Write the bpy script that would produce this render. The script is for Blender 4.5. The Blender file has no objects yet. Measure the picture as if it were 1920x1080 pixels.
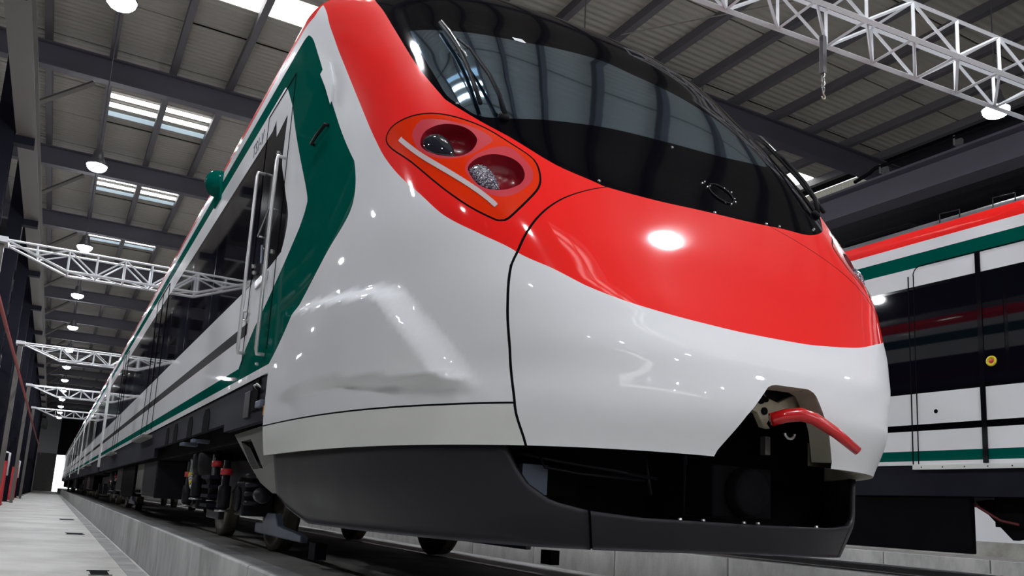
import bpy, math, random
import numpy as np
from mathutils import Vector, Matrix
random.seed(7)
scene = bpy.context.scene
col = scene.collection
OZ = 1.04            # the walkway floor is z = 0; measured heights below are relative to the lens

# ------------------------------------------------------------------ camera
def cam_axes(yaw, pitch, roll):
    y, p, r = (math.radians(a) for a in (yaw, pitch, roll))
    fwd = Vector((math.sin(y)*math.cos(p), math.cos(y)*math.cos(p), math.sin(p)))
    right = Vector((math.cos(y), -math.sin(y), 0)); up = right.cross(fwd)
    return right*math.cos(r)+up*math.sin(r), -right*math.sin(r)+up*math.cos(r), fwd
cd = bpy.data.cameras.new('camera'); cam = bpy.data.objects.new('camera', cd); col.objects.link(cam)
rt, up, fw = cam_axes(28.66393, 9.83002, 3.202255)
cam.matrix_world = Matrix(((rt.x, up.x, -fw.x, 0), (rt.y, up.y, -fw.y, 0), (rt.z, up.z, -fw.z, OZ), (0, 0, 0, 1)))
cd.sensor_width = 36; cd.lens = 1540/1920*36; cd.shift_y = 150/1920; cd.clip_start = .05; cd.clip_end = 400
scene.camera = cam
# ------------------------------------------------------------------ world and exposure
w = bpy.data.worlds.new('World'); scene.world = w; w.use_nodes = True
w.node_tree.nodes['Background'].inputs[0].default_value = (.93, .97, 1, 1)
w.node_tree.nodes['Background'].inputs[1].default_value = 2.2
vs = scene.view_settings
vs.view_transform = 'Standard'; vs.look = 'None'; vs.exposure = 0.0; vs.gamma = 1; vs.use_curve_mapping = False
try:
    scene.cycles.use_denoising = True; scene.cycles.sample_clamp_indirect = 4; scene.cycles.max_bounces = 6; scene.cycles.adaptive_threshold = .02
    scene.cycles.diffuse_bounces = 3; scene.cycles.glossy_bounces = 3; scene.cycles.caustics_reflective = False; scene.cycles.caustics_refractive = False
except Exception: pass
LAMP_L = 375.0       # radiance of a high-bay lamp's lens
SKY_L = 5.0          # daylight through a roof light

# ------------------------------------------------------------------ materials
def mat(name, rgb, rough=.5, metal=0., spec=.5, coat=0., crough=.03, emit=None, estr=0., noise=0., nscale=8., bump=0., bscale=40., rvar=0.):
    m = bpy.data.materials.new(name); m.use_nodes = True
    nt = m.node_tree; b = nt.nodes['Principled BSDF']; I = b.inputs
    I['Base Color'].default_value = (*rgb, 1); I['Roughness'].default_value = rough; I['Metallic'].default_value = metal
    I['Specular IOR Level'].default_value = spec
    if coat: I['Coat Weight'].default_value = coat; I['Coat Roughness'].default_value = crough
    if emit: I['Emission Color'].default_value = (*emit, 1); I['Emission Strength'].default_value = estr
    if noise or rvar or bump:
        tc = nt.nodes.new('ShaderNodeTexCoord')
    if noise or rvar:
        n = nt.nodes.new('ShaderNodeTexNoise'); n.inputs['Scale'].default_value = nscale; n.inputs['Detail'].default_value = 6
        nt.links.new(tc.outputs['Object'], n.inputs['Vector'])
    if noise:
        r = nt.nodes.new('ShaderNodeValToRGB'); r.color_ramp.elements[0].position = .3; r.color_ramp.elements[1].position = .75
        r.color_ramp.elements[0].color = (*[c*(1-noise) for c in rgb], 1); r.color_ramp.elements[1].color = (*[min(1, c*(1+noise*.6)) for c in rgb], 1)
        nt.links.new(n.outputs['Fac'], r.inputs['Fac']); nt.links.new(r.outputs['Color'], I['Base Color'])
    if rvar:
        mr = nt.nodes.new('ShaderNodeMapRange'); mr.inputs['To Min'].default_value = max(.02, rough-rvar); mr.inputs['To Max'].default_value = rough+rvar
        nt.links.new(n.outputs['Fac'], mr.inputs['Value']); nt.links.new(mr.outputs['Result'], I['Roughness'])
    if bump:
        n2 = nt.nodes.new('ShaderNodeTexNoise'); n2.inputs['Scale'].default_value = bscale; n2.inputs['Detail'].default_value = 5
        nt.links.new(tc.outputs['Object'], n2.inputs['Vector'])
        bp = nt.nodes.new('ShaderNodeBump'); bp.inputs['Strength'].default_value = bump; bp.inputs['Distance'].default_value = .01
        nt.links.new(n2.outputs['Fac'], bp.inputs['Height']); nt.links.new(bp.outputs['Normal'], I['Normal'])
    return m
def wave_bump(m, axis, scale, strength, dist=.02):
    nt = m.node_tree; b = nt.nodes['Principled BSDF']
    tc = nt.nodes.new('ShaderNodeTexCoord'); wv = nt.nodes.new('ShaderNodeTexWave'); wv.bands_direction = axis
    wv.inputs['Scale'].default_value = scale
    nt.links.new(tc.outputs['Object'], wv.inputs['Vector'])
    bp = nt.nodes.new('ShaderNodeBump'); bp.inputs['Strength'].default_value = strength; bp.inputs['Distance'].default_value = dist
    nt.links.new(wv.outputs['Fac'], bp.inputs['Height']); nt.links.new(bp.outputs['Normal'], b.inputs['Normal'])
    return m
M = {}
M['white'] = mat('white_paint', (.79, .80, .82), .5, spec=.04, coat=.5, noise=.03, nscale=1.5)
M['white_low'] = mat('white_panel_paint', (.72, .73, .70), .5, spec=.04, coat=.25, noise=.05, nscale=2)
M['red'] = mat('red_paint', (.95, .017, .014), .5, spec=.04, coat=.8, crough=.07, noise=.03, nscale=2)
M['green'] = mat('green_paint', (.0, .085, .064), .5, spec=.0, coat=.14)
M['black'] = mat('black_gloss', (.0015, .0015, .003), .06, spec=.08)
M['gap'] = mat('dark_gap', (.006, .006, .007), .9, spec=.03)
M['glass'] = mat('windscreen_glass', (.46, .66, .88), .04, metal=1.0)
M['pane'] = mat('side_glass', (.003, .003, .006), .03, spec=.4)
M['mullion'] = mat('window_frame_black', (.004, .004, .006), .08, spec=.3)
M['skirt'] = mat('skirt_paint', (.013, .013, .022), .6, spec=.1, noise=.15, nscale=4)
M['defl'] = mat('deflector_paint', (.016, .015, .020), .45, spec=.25, noise=.2, nscale=3, rvar=.1)
M['fairing'] = mat('fairing_grey', (.14, .14, .13), .5, noise=.12, nscale=5)
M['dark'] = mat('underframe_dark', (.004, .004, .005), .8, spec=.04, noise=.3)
M['steel'] = mat('bogie_steel', (.012, .012, .017), .5, spec=.25, noise=.35, nscale=9, metal=.2)
M['wheel'] = mat('wheel_steel', (.16, .14, .11), .42, metal=.6, noise=.3)
M['bluegrey'] = mat('blue_grey_steel', (.11, .13, .18), .4, metal=.3, noise=.15)
M['silver'] = mat('silver_steel', (.5, .5, .5), .25, metal=.9)
M['redband'] = mat('red_band', (.5, .02, .03), .4)
M['rail'] = mat('rail_steel', (.25, .22, .19), .3, metal=.8, noise=.3)
M['cover'] = mat('headlamp_cover', (.86, .035, .004), .12, coat=1.0)
M['bezel'] = mat('headlamp_bezel', (.62, .05, .07), .25, coat=.6)
M['bowl'] = mat('headlamp_bowl', (.28, .008, .018), .25, coat=.6)
M['lens_dark'] = mat('dark_lens', (.02, .022, .03), .04, spec=.8, coat=1.0)
M['strip'] = mat('light_strip', (.62, .52, .53), .3, coat=.5)
M['rim'] = mat('raw_panel_edge', (.36, .35, .28), .6, noise=.15)
M['bracket'] = mat('bracket_primer', (.38, .34, .25), .55, noise=.25, nscale=14)
M['redrod'] = mat('red_lever', (.62, .006, .010), .22, coat=.8)
M['chrome'] = mat('rail_white', (.62, .62, .62), .2, metal=.3)
M['yellow'] = mat('yellow_plastic', (.75, .58, .02), .35)
M['orange'] = mat('orange_reflector', (.6, .25, .02), .3)
M['ink'] = mat('number_ink', (.03, .03, .05), .5)
M['inkstripe'] = mat('stripe_ink', (.006, .006, .010), .6, spec=.05)
M['hosered'] = mat('dark_red_hose', (.10, .006, .008), .5)
M['hose'] = mat('hose_grey', (.22, .24, .22), .5, noise=.3, nscale=30)
M['rubber'] = mat('rubber', (.008, .008, .010), .6, spec=.15)
M['roofgrey'] = mat('roof_grey', (.12, .12, .13), .5)
# concrete floor: worn, pale, with broad stains
def concrete(name, rgb, dark, sc, rough=.75, streak=False):
    m = mat(name, rgb, rough, bump=.25, bscale=25); nt = m.node_tree; b = nt.nodes['Principled BSDF']
    tc = nt.nodes.new('ShaderNodeTexCoord'); mp = nt.nodes.new('ShaderNodeMapping')
    mp.inputs['Scale'].default_value = (1, 1.2, .5) if streak else (.8, .8, .8)
    nt.links.new(tc.outputs['Object'], mp.inputs['Vector'])
    a = nt.nodes.new('ShaderNodeTexNoise'); a.inputs['Scale'].default_value = sc; a.inputs['Detail'].default_value = 8; a.inputs['Roughness'].default_value = .65
    nt.links.new(mp.outputs['Vector'], a.inputs['Vector'])
    r = nt.nodes.new('ShaderNodeValToRGB'); e = r.color_ramp.elements
    e[0].position = .33; e[0].color = (*dark, 1); e[1].position = .62; e[1].color = (*rgb, 1)
    k = r.color_ramp.elements.new(.5); k.color = (*[(p*.35+q*.65) for p, q in zip(dark, rgb)], 1)
    nt.links.new(a.outputs['Fac'], r.inputs['Fac']); nt.links.new(r.outputs['Color'], b.inputs['Base Color'])
    return m
M['floor'] = concrete('floor_concrete', (.55, .54, .505), (.33, .32, .295), .8, .6)
M['kerb'] = concrete('kerb_concrete', (.50, .50, .49), (.29, .29, .285), 1.6, .8, True)
M['slab'] = concrete('slab_concrete', (.36, .345, .32), (.19, .18, .17), 1.2, .7)
M['roofpanel'] = wave_bump(mat('roof_sheet', (.345, .328, .285), .6), 'Y', 1.55, .9, .03)
M['purlin'] = mat('purlin_steel', (.085, .080, .088), .55)
M['beam'] = mat('beam_paint', (.070, .066, .085), .5, noise=.08, nscale=1)
M['col'] = mat('column_navy', (.006, .006, .012), .6, spec=.1)
M['girder'] = mat('girder_paint', (.12, .11, .10), .5)
M['galv'] = mat('galvanised', (.82, .84, .87), .42, metal=.1)
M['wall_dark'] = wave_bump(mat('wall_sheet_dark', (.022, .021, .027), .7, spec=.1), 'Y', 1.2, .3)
M['wall_white'] = mat('wall_white', (.78, .79, .82), .6)
M['wall_base'] = concrete('wall_base', (.42, .42, .38), (.2, .19, .17), 1.5)
M['ribbed'] = wave_bump(mat('ribbed_translucent', (.5, .5, .44), .5, emit=(.8, .8, .68), estr=.16), 'Y', 3.2, .9, .06)
M['sky'] = mat('roof_light', (.9, .9, .9), .4, emit=(1, 1, .97), estr=SKY_L)
M['skyblue'] = mat('roof_light_dim', (.6, .7, .75), .4, emit=(.62, .82, .95), estr=SKY_L*.10)
M['lamp'] = mat('lamp_lens', (1, 1, 1), .3, emit=(.93, .95, 1.0), estr=LAMP_L)
M['lampbody'] = mat('lamp_body', (.10, .10, .11), .4, metal=.5)
M['lamp_glass2'] = None
def sparkle(name):
    m = mat(name, (.2, .18, .22), .15, coat=1.0); nt = m.node_tree; b = nt.nodes['Principled BSDF']
    tc = nt.nodes.new('ShaderNodeTexCoord'); v = nt.nodes.new('ShaderNodeTexVoronoi'); v.inputs['Scale'].default_value = 150
    nt.links.new(tc.outputs['Object'], v.inputs['Vector'])
    r = nt.nodes.new('ShaderNodeValToRGB'); e = r.color_ramp.elements
    e[0].position = .1; e[0].color = (.62, .60, .68, 1); e[1].position = .6; e[1].color = (.05, .04, .07, 1)  # pale glints painted into the voronoi facet colour
    nt.links.new(v.outputs['Distance'], r.inputs['Fac']); nt.links.new(r.outputs['Color'], b.inputs['Base Color'])
    bp = nt.nodes.new('ShaderNodeBump'); bp.inputs['Strength'].default_value = .8; bp.inputs['Distance'].default_value = .004
    nt.links.new(v.outputs['Distance'], bp.inputs['Height']); nt.links.new(bp.outputs['Normal'], b.inputs['Normal'])
    return m
M['facet_glint'] = sparkle('facet_glint_lens')

# ------------------------------------------------------------------ object helpers
ORG = {}
def link(o, parent):
    col.objects.link(o)
    if parent is not None: o.parent = parent; ORG[o.name] = ORG[parent.name]
def tag(o, label=None, cat=None, group=None, kind=None):
    if label: o['label'] = label
    if cat: o['category'] = cat
    if group: o['group'] = group
    if kind: o['kind'] = kind
    return o
def thing(name, label, cat, loc, group=None, kind=None):
    o = bpy.data.objects.new(name, None); o.empty_display_size = .3; col.objects.link(o)
    o.location = (loc[0], loc[1], loc[2]+OZ); ORG[o.name] = np.array(o.location)
    return tag(o, label, cat, group, kind)
def meshobj(name, V, Fs, material, parent=None, smooth=False, N=None, bevel=0., loc=None):
    V = np.array(V, float).reshape(-1, 3)+np.array((0, 0, OZ))
    if parent is not None: org = ORG[parent.name]
    else: org = np.array(((V[:, 0].min()+V[:, 0].max())/2, (V[:, 1].min()+V[:, 1].max())/2, V[:, 2].min()))
    me = bpy.data.meshes.new(name); me.from_pydata((V-org).tolist(), [], [list(map(int, f)) for f in Fs]); me.update()
    me.materials.append(material)
    if smooth: me.polygons.foreach_set('use_smooth', [True]*len(me.polygons))
    if N is not None: me.normals_split_custom_set_from_vertices([tuple(n) for n in N])
    o = bpy.data.objects.new(name, me)
    if parent is None: o.location = org; col.objects.link(o); ORG[o.name] = org
    else: link(o, parent)
    if bevel:
        b = o.modifiers.new('bevel', 'BEVEL'); b.width = bevel; b.segments = 2; b.limit_method = 'ANGLE'
    return o
class MB:
    def __init__(s): s.v = []; s.f = []
    def add(s, V, Fs):
        k = len(s.v); s.v += [tuple(p) for p in V]; s.f += [tuple(i+k for i in f) for f in Fs]; return s
    def box(s, x0, x1, y0, y1, z0, z1):
        return s.add([(x0, y0, z0), (x1, y0, z0), (x1, y1, z0), (x0, y1, z0), (x0, y0, z1), (x1, y0, z1), (x1, y1, z1), (x0, y1, z1)],
                     [(0, 3, 2, 1), (4, 5, 6, 7), (0, 1, 5, 4), (1, 2, 6, 5), (2, 3, 7, 6), (3, 0, 4, 7)])
    def tube(s, pts, r, n=8, cap=True):
        P = [Vector(p) for p in pts]; R = r if isinstance(r, (list, tuple)) else [r]*len(P); rings = []
        d0 = (P[1]-P[0]).normalized(); a = Vector((0, 0, 1)) if abs(d0.z) < .9 else Vector((1, 0, 0)); u = d0.cross(a).normalized()
        V = []
        for i, p in enumerate(P):
            d = (P[min(i+1, len(P)-1)]-P[max(i-1, 0)]).normalized(); u = (u-d*u.dot(d)).normalized(); q = d.cross(u)
            V += [p+(u*math.cos(2*math.pi*k/n)+q*math.sin(2*math.pi*k/n))*R[i] for k in range(n)]
        Fs = [(i*n+k, i*n+(k+1) % n, (i+1)*n+(k+1) % n, (i+1)*n+k) for i in range(len(P)-1) for k in range(n)]
        if cap: Fs += [tuple(range(n))[::-1], tuple((len(P)-1)*n+k for k in range(n))]
        return s.add(V, Fs)
    def bar(s, a, b, t, n=4): return s.tube([a, b], t*.707, n)
    def lathe(s, c, axis, prof, n=24):
        # prof: list of (distance along axis, radius)
        c = Vector(c); d = Vector(axis).normalized(); a = Vector((0, 0, 1)) if abs(d.z) < .9 else Vector((1, 0, 0)); u = d.cross(a).normalized(); q = d.cross(u); V = []
        for h, r in prof: V += [c+d*h+(u*math.cos(2*math.pi*k/n)+q*math.sin(2*math.pi*k/n))*max(r, 1e-4) for k in range(n)]
        Fs = [(i*n+k, i*n+(k+1) % n, (i+1)*n+(k+1) % n, (i+1)*n+k) for i in range(len(prof)-1) for k in range(n)]
        Fs += [tuple(range(n))[::-1], tuple((len(prof)-1)*n+k for k in range(n))]
        return s.add(V, Fs)
    def prism(s, poly, off):
        n = len(poly); off = np.array(off); A = [np.array(p, float) for p in poly]
        return s.add(A+[a+off for a in A], [tuple(range(n))[::-1], tuple(range(n, 2*n))]+[(i, (i+1) % n, n+(i+1) % n, n+i) for i in range(n)])
    def build(s, name, m, parent=None, smooth=False, bevel=0.): return meshobj(name, s.v, s.f, m, parent, smooth, None, bevel)
def share(src, name, loc, parent):
    # a copy of a mesh part that shares mesh data, moved to loc (parent-local)
    o = bpy.data.objects.new(name, src.data); link(o, parent); o.location = loc; return o
def copy_tree(o, delta, parent=None):
    c = o.copy(); col.objects.link(c); c.parent = parent
    if parent is None: c.location = o.location+Vector(delta); ORG[c.name] = np.array(c.location)
    else: ORG[c.name] = ORG[parent.name]
    for ch in list(o.children): copy_tree(ch, delta, c)
    return c

# ================================================================== THE HALL
ZF, ZP, ZR = -1.04, -.46, 11.5          # walkway floor, top of the track plinths, roof sheets
Y0, Y1 = -30., 150.; XL, XR = -13., 22.
fl = MB().box(XL-.3, XR+.3, Y0-.3, Y1+8, ZF-.3, ZF).build('floor', M['floor']); tag(fl, kind='structure')
# ceiling: sheets between purlins and frames, roof lights, frames
ceil = thing('ceiling', None, None, (8, 60, ZR), kind='structure')
BY = [15.5+7.5*k for k in range(-6, 18)]      # main frames
PX = [1.5*k for k in range(-4, 15)]           # purlins
sky_cells = set()
def is_sky(ix, iy):
    x = PX[ix]
    if iy == 6: return x in (1.5, 3.0, 19.5, 21.0)
    if iy == 3: return 3.0 <= x <= 15.0
    return x in (0.0, 1.5)
proto = None; stuff = MB(); npan = 0
order = []
for iy in range(len(BY)-1):
    for ix in range(len(PX)-1):
        for k in range(3): order.append((abs(BY[iy]-16)+(.6 if PX[ix] > -3 else 9), iy, ix, k))
order.sort()
pm = MB().box(.03, 1.47, .02, 2.46, -.03, 0)
for _, iy, ix, k in order:
    y = BY[iy]+.02+k*2.49; x = PX[ix]
    if is_sky(ix, iy) and k == 1: continue
    if x < -3.1: continue
    if npan < 290:
        if proto is None:
            proto = meshobj('roof_panel', [(a, b, c) for a, b, c in pm.v], pm.f, M['roofpanel'], ceil)
            # mesh data is shared: keep it local to its own corner
            me = proto.data
            for v, c in zip(me.vertices, pm.v): v.co = c
            o = proto
        else: o = share(proto, 'roof_panel', (0, 0, 0), ceil)
        o.location = (x-8, y-60, 0); npan += 1
    else: stuff.add([(a+x, b+y, c+ZR) for a, b, c in pm.v], pm.f)
so = stuff.build('roof_panel_field', M['roofpanel'], ceil); so['kind'] = 'stuff'
for x in PX: MB().box(x-.085, x+.085, Y0, Y1, ZR-.26, ZR-.031).build('purlin', M['purlin'], ceil)
MB().box(XL, XR, Y0, Y1, ZR+.02, ZR+.1).build('roof_deck', M['gap'], ceil)
MB().box(XL, -3.02, Y0, Y1, ZR-.03, ZR).build('added_dark_roof', M['wall_dark'], ceil)  # added dark sheet over the unseen left bay, darkens reflections in the train side
for y in BY:
    m = MB(); m.box(XL, XR, y, y+.3, ZR-.30, ZR-.26); m.box(XL, XR, y+.13, y+.17, ZR-.88, ZR-.30); m.box(XL, XR, y, y+.3, ZR-.92, ZR-.88)
    m.build('roof_frame', M['beam'], ceil)
for iy in range(len(BY)-1):
    for ix in range(len(PX)-1):
        if not is_sky(ix, iy): continue
        x, y = PX[ix], BY[iy]+2.51
        near = iy == 6
        for a, b, mm in ([(.05, 1.05, 'sky')] if near else [(.30, .55, 'sky'), (.95, 1.22, 'sky'), (1.6, 1.9, 'skyblue')]):
            MB().box(x+.06, x+1.44, y+a, y+b, ZR-.02, ZR+.01).build('roof_light', M[mm], ceil)
        MB().box(x+.03, x+1.47, y, y+2.46, ZR+.012, ZR+.02).build('roof_light_sheet', M['roofpanel'], ceil)
# walls
wl = MB().box(XL-.2, XL, Y0, Y1, ZF, ZR+.1).build('wall_left', M['wall_dark']); tag(wl, kind='structure')
wr = thing('wall_right', None, None, (XR, 60, ZF), kind='structure')
MB().box(XR, XR+.2, Y0, Y1, 3.0, 10.37).build('cladding', M['wall_dark'], wr)
MB().box(XR, XR+.2, Y0, Y1, -.12, 3.0).build('white_cladding', M['wall_white'], wr)
MB().box(XR-.05, XR+.2, Y0, Y1, ZF, -.12).build('concrete_base', M['wall_base'], wr)
for k in range(9): MB().box(XR, XR+.15, 16.3+k*3., 19.27+k*3., 10.38, ZR).build('ribbed_sheet', M['ribbed'], wr)
MB().box(XR, XR+.15, Y0, 16.28, 10.38, ZR).build('upper_cladding', M['wall_dark'], wr); MB().box(XR, XR+.15, 43.3, Y1, 10.38, ZR).build('upper_cladding', M['wall_dark'], wr)
wf = thing('wall_far', None, None, (8, Y1, ZF), kind='structure')
for a, b, c, d in ((XL, .45, ZF, ZR), (4.9, XR, ZF, ZR), (.45, 4.9, 4.75, ZR)):
    MB().box(a, b, Y1, Y1+.3, c, d).build('wall_panel', M['wall_white'] if c < 0 and a < 0 else M['wall_dark'], wf)
dl = MB().box(-2.2, .43, Y1-.25, Y1-.1, ZF+.02, 4.9).build('door_1', M['fairing']); tag(dl, kind='structure')
wn = thing('wall_near', None, None, (8, Y0, ZF), kind='structure')
MB().box(XL, XR, Y0-.3, Y0, ZF, 6.2).build('wall_panel', M['wall_dark'], wn); MB().box(XL, XR, Y0-.3, Y0, 7.6, ZR).build('wall_panel', M['wall_dark'], wn)
for k in range(18): MB().box(XL+.2+k*1.55, XL+1.45+k*1.55, Y0-.3, Y0-.05, 6.25, 7.55).build('window_pane', M['sky'], wn)

# track plinths: raised concrete beds with kerb blocks and inset rails
C = 2.57
def plinth(xc, label, y0=-12., y1=148.):
    t = thing('track_plinth', label, 'track bed', (xc, y0, ZF)); hw = 1.335
    MB().box(xc-hw+.2, xc+hw-.2, y0, y1, ZF, ZP-.004).build('slab', M['slab'], t)
    p = MB().box(-.1, .1, .014, 2.486, 0, ZP-ZF)
    b0 = None; n = int((y1-y0)/2.5)
    for sd in (-1, 1):
        for k in range(n if sd < 0 else 30):
            if b0 is None:
                b0 = p.build('kerb_block', M['kerb'], t, bevel=.012)
                for v, c in zip(b0.data.vertices, p.v): v.co = c
                o = b0
            else:
                o = share(b0, 'kerb_block', (0, 0, 0), t); b = o.modifiers.new('bevel', 'BEVEL'); b.width = .012; b.segments = 2; b.limit_method = 'ANGLE'
            o.location = (sd*(hw-.1), k*2.5+.3, 0)
    for sd in (-1, 1):
        MB().box(xc+sd*.7525-.036, xc+sd*.7525+.036, y0, y1, ZP-.02, ZP).build('rail', M['rail'], t)
    return t
plinth(C, 'raised concrete track bed under the front train, beside the pale walkway')
plinth(9.27, 'raised concrete track bed under the second train on the right')
plinth(18.4, 'low concrete track bed seen beneath the second train, before the white wall', 0, 60)

# ================================================================== LIGHTS: high-bay lamps
def hang_lamp(x, y, z, label, group=None):
    t = thing('high_bay_lamp', label, 'lamp', (x, y, z), group)
    MB().lathe((x, y, z+.02), (0, 0, 1), [(0, .225), (.03, .23), (.10, .17), (.22, .12), (.34, .10), (.36, .02)], 20).build('housing', M['lampbody'], t, True)
    MB().lathe((x, y, z+.02), (0, 0, -1), [(0, .215), (.05, .205), (.10, .16), (.13, .09), (.14, .02)], 20).build('lens', M['lamp'], t, True)
    MB().tube([(x, y, z+.36), (x, y, ZR-.262 if x in (0, 13.5) else ZR-.29)], .012, 6).build('stem', M['lampbody'], t)
    if x not in (0, 13.5): MB().box(x-.8, x+.8, y-.03, y+.03, ZR-.29, ZR-.262).build('hanger_bar', M['lampbody'], t)
    return t
LZ = 7.3
left_names = ['glaring lamp at the top of the photo, nearest of the row above the walkway', 'second lamp of the row above the walkway, beside the twin roof lights',
              'lamp of the walkway row just above the nearest lattice boom', 'lamp of the walkway row just below the nearest lattice boom',
              'small lamp of the walkway row, next below the one under the lattice boom', 'tiny lamp of the walkway row hidden at the second lattice boom',
              'tiny lamp of the walkway row under the second lattice boom']
ORD = ['first', 'second', 'third', 'fourth', 'fifth', 'sixth', 'seventh', 'eighth', 'ninth', 'tenth', 'eleventh', 'twelfth']
for k in range(-5, 13):
    y = 13.04+7.5*k
    if 0 <= k < 7: hang_lamp(0, y, LZ, left_names[k])
    elif k < 0: hang_lamp(0, y, LZ, 'high-bay lamp of the walkway row, %s one above the upper photo edge' % ORD[-k-1], 'walkway lamps')
    else: hang_lamp(0, y, LZ, 'far pinprick lamp of the walkway row, %s past the second lattice boom' % ORD[k-7], 'walkway lamps')
for k in range(-4, 8):
    y = 7.7+7.5*k
    if k == 0: hang_lamp(13.5, y, LZ, 'glaring lamp at the right, below the white lattice girder')
    else: hang_lamp(13.5, y, LZ, 'high-bay lamp of the right row, %s %s the glaring one' % (ORD[abs(k)-1], 'behind' if k > 0 else 'in front of'), 'right row lamps')
for i, y in enumerate((-28.1, -20.6, -13.1, -5.6, 1.9, 10.5, 18., 25.5, 33., 40.5)):
    hang_lamp(6.75, y, LZ, 'high-bay lamp between the two trains, %s of its row from the near wall' % ORD[i], 'middle row lamps')
for i, k in enumerate((-4, -3, -2, -1, 0, 1, 2, 3, 4, 5)):
    hang_lamp(-6.75, 16.8+7.5*k, LZ, 'high-bay lamp in the bay left of the columns, %s from the near wall' % ORD[i], 'left bay lamps')

# ================================================================== FRONT TRAIN
YB = 5.30; SM = 3.600569789819141; YEND = 24.6
ZFc = [.10, .25, .45, .60, .78, .95, 1.20, 1.47, 1.71, 2.02, 2.50, 3.00, 3.35, 3.55, 3.62]
YFc = [2.454, 2.404, 2.336, 2.356, 2.459, 2.559, 2.696, 2.86, 3.021, 3.217, 3.557, 3.968, 4.65, 5.126, 5.3]
ZNc = [.1, .5, .92, 1.3, 1.71, 2.2, 2.7, 3.2, 3.62]; NNc = [3.0, 3.1, 4.6, 6.0, 6.2, 5.0, 3.6, 2.4, 2.0]
ZWc = [.1, .5, 3.05, 3.15, 3.22, 3.3, 3.4, 3.5, 3.58, 3.62]; WWc = [1.42, 1.47, 1.47, 1.462, 1.45, 1.4, 1.27, 1.02, .6, 0.]
def pchip(x, xs, ys):
    xs = np.array(xs, float); ys = np.array(ys, float); h = np.diff(xs); d = np.diff(ys)/h; m = np.zeros_like(ys); m[0] = d[0]; m[-1] = d[-1]
    for i in range(1, len(xs)-1):
        if d[i-1]*d[i] > 0:
            w1 = 2*h[i]+h[i-1]; w2 = h[i]+2*h[i-1]; m[i] = (w1+w2)/(w1/d[i-1]+w2/d[i])
    x = np.clip(np.asarray(x, float), xs[0], xs[-1]); i = np.clip(np.searchsorted(xs, x)-1, 0, len(xs)-2)
    t = (x-xs[i])/h[i]; t2 = t*t; t3 = t2*t
    return (2*t3-3*t2+1)*ys[i]+(t3-2*t2+t)*h[i]*m[i]+(-2*t3+3*t2)*ys[i+1]+(t3-t2)*h[i]*m[i+1]
_ph = np.concatenate([[0], np.geomspace(1e-12, .02, 6000), np.linspace(.02, np.pi/2, 6000)[1:]])
_cx = np.cos(_ph)**.5; _sy = np.sin(_ph)**.5
_s = np.concatenate([[0], np.cumsum(np.hypot(np.diff(1.47*_cx), np.diff(2.6*_sy)))])
def fold(s): return np.where(s > SM, 2*SM-s, s)
def plan(s, wdt, yf, n, yb=YB):
    r = fold(s); rr = np.clip(r, 0, SM); cx = np.interp(rr, _s, _cx); sy = np.interp(rr, _s, _sy)
    k = (np.abs(cx)**n+np.abs(sy)**n)**(-1/n); sg = np.where(s > SM, -1, 1)
    return C-sg*wdt*cx*k, yb-(yb-yf)*sy*k-np.minimum(r, 0)
def base_surf(s, z):
    x, y = plan(s, pchip(z, ZWc, WWc), pchip(z, ZFc, YFc), pchip(z, ZNc, NNc)); return np.stack([x, y, z+0*s], -1)
def sstep(t): t = np.clip(t, 0, 1); return t*t*(3-2*t)
def bulge(s, z):
    # sculpted wedge low on the cab side: crease above, soft ridge in front, undercut below
    f = fold(s); ztop = np.interp(f, [.1, 1.95], [1.16, .93]); sr = np.interp(z, [.40, .445, .93, 1.2], [2.37, 2.334, 1.947, 1.75]); zb = np.interp(f, [.9, 1.343, 2.334], [.53, .53, .445])
    rise = sstep((f-.15)/1.9); d = .085*rise
    d = d*sstep((ztop-z)/.07)*sstep((sr-f)/.16)*sstep((z-zb)/.065)
    return d
def raw_normal(fn, s, z, e=2e-3):
    a = fn(s+e, z)-fn(s-e, z); b = fn(s, np.minimum(z+e, 3.6195))-fn(s, z-e); n = np.cross(a, b)
    n /= np.maximum(np.linalg.norm(n, axis=-1, keepdims=True), 1e-9); P = fn(s, z)
    out = P-np.stack([np.full_like(s, C), np.maximum(P[..., 1], 5.6), np.full_like(s, 1.2)], -1)
    sg = np.sign((n*out).sum(-1, keepdims=True)); sg[sg == 0] = 1
    return n*sg
def surf(s, z):
    s = np.asarray(s, float); z = np.asarray(z, float); s, z = np.broadcast_arrays(s, z)
    P = base_surf(s, z); d = bulge(s, z)
    return P+raw_normal(base_surf, s, z)*d[..., None]
def pt(s, z, off=0.):
    P = surf(np.array([s]), np.array([z]))[0]
    if off: P = P+raw_normal(surf, np.array([s]), np.array([z]))[0]*off
    return P
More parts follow.
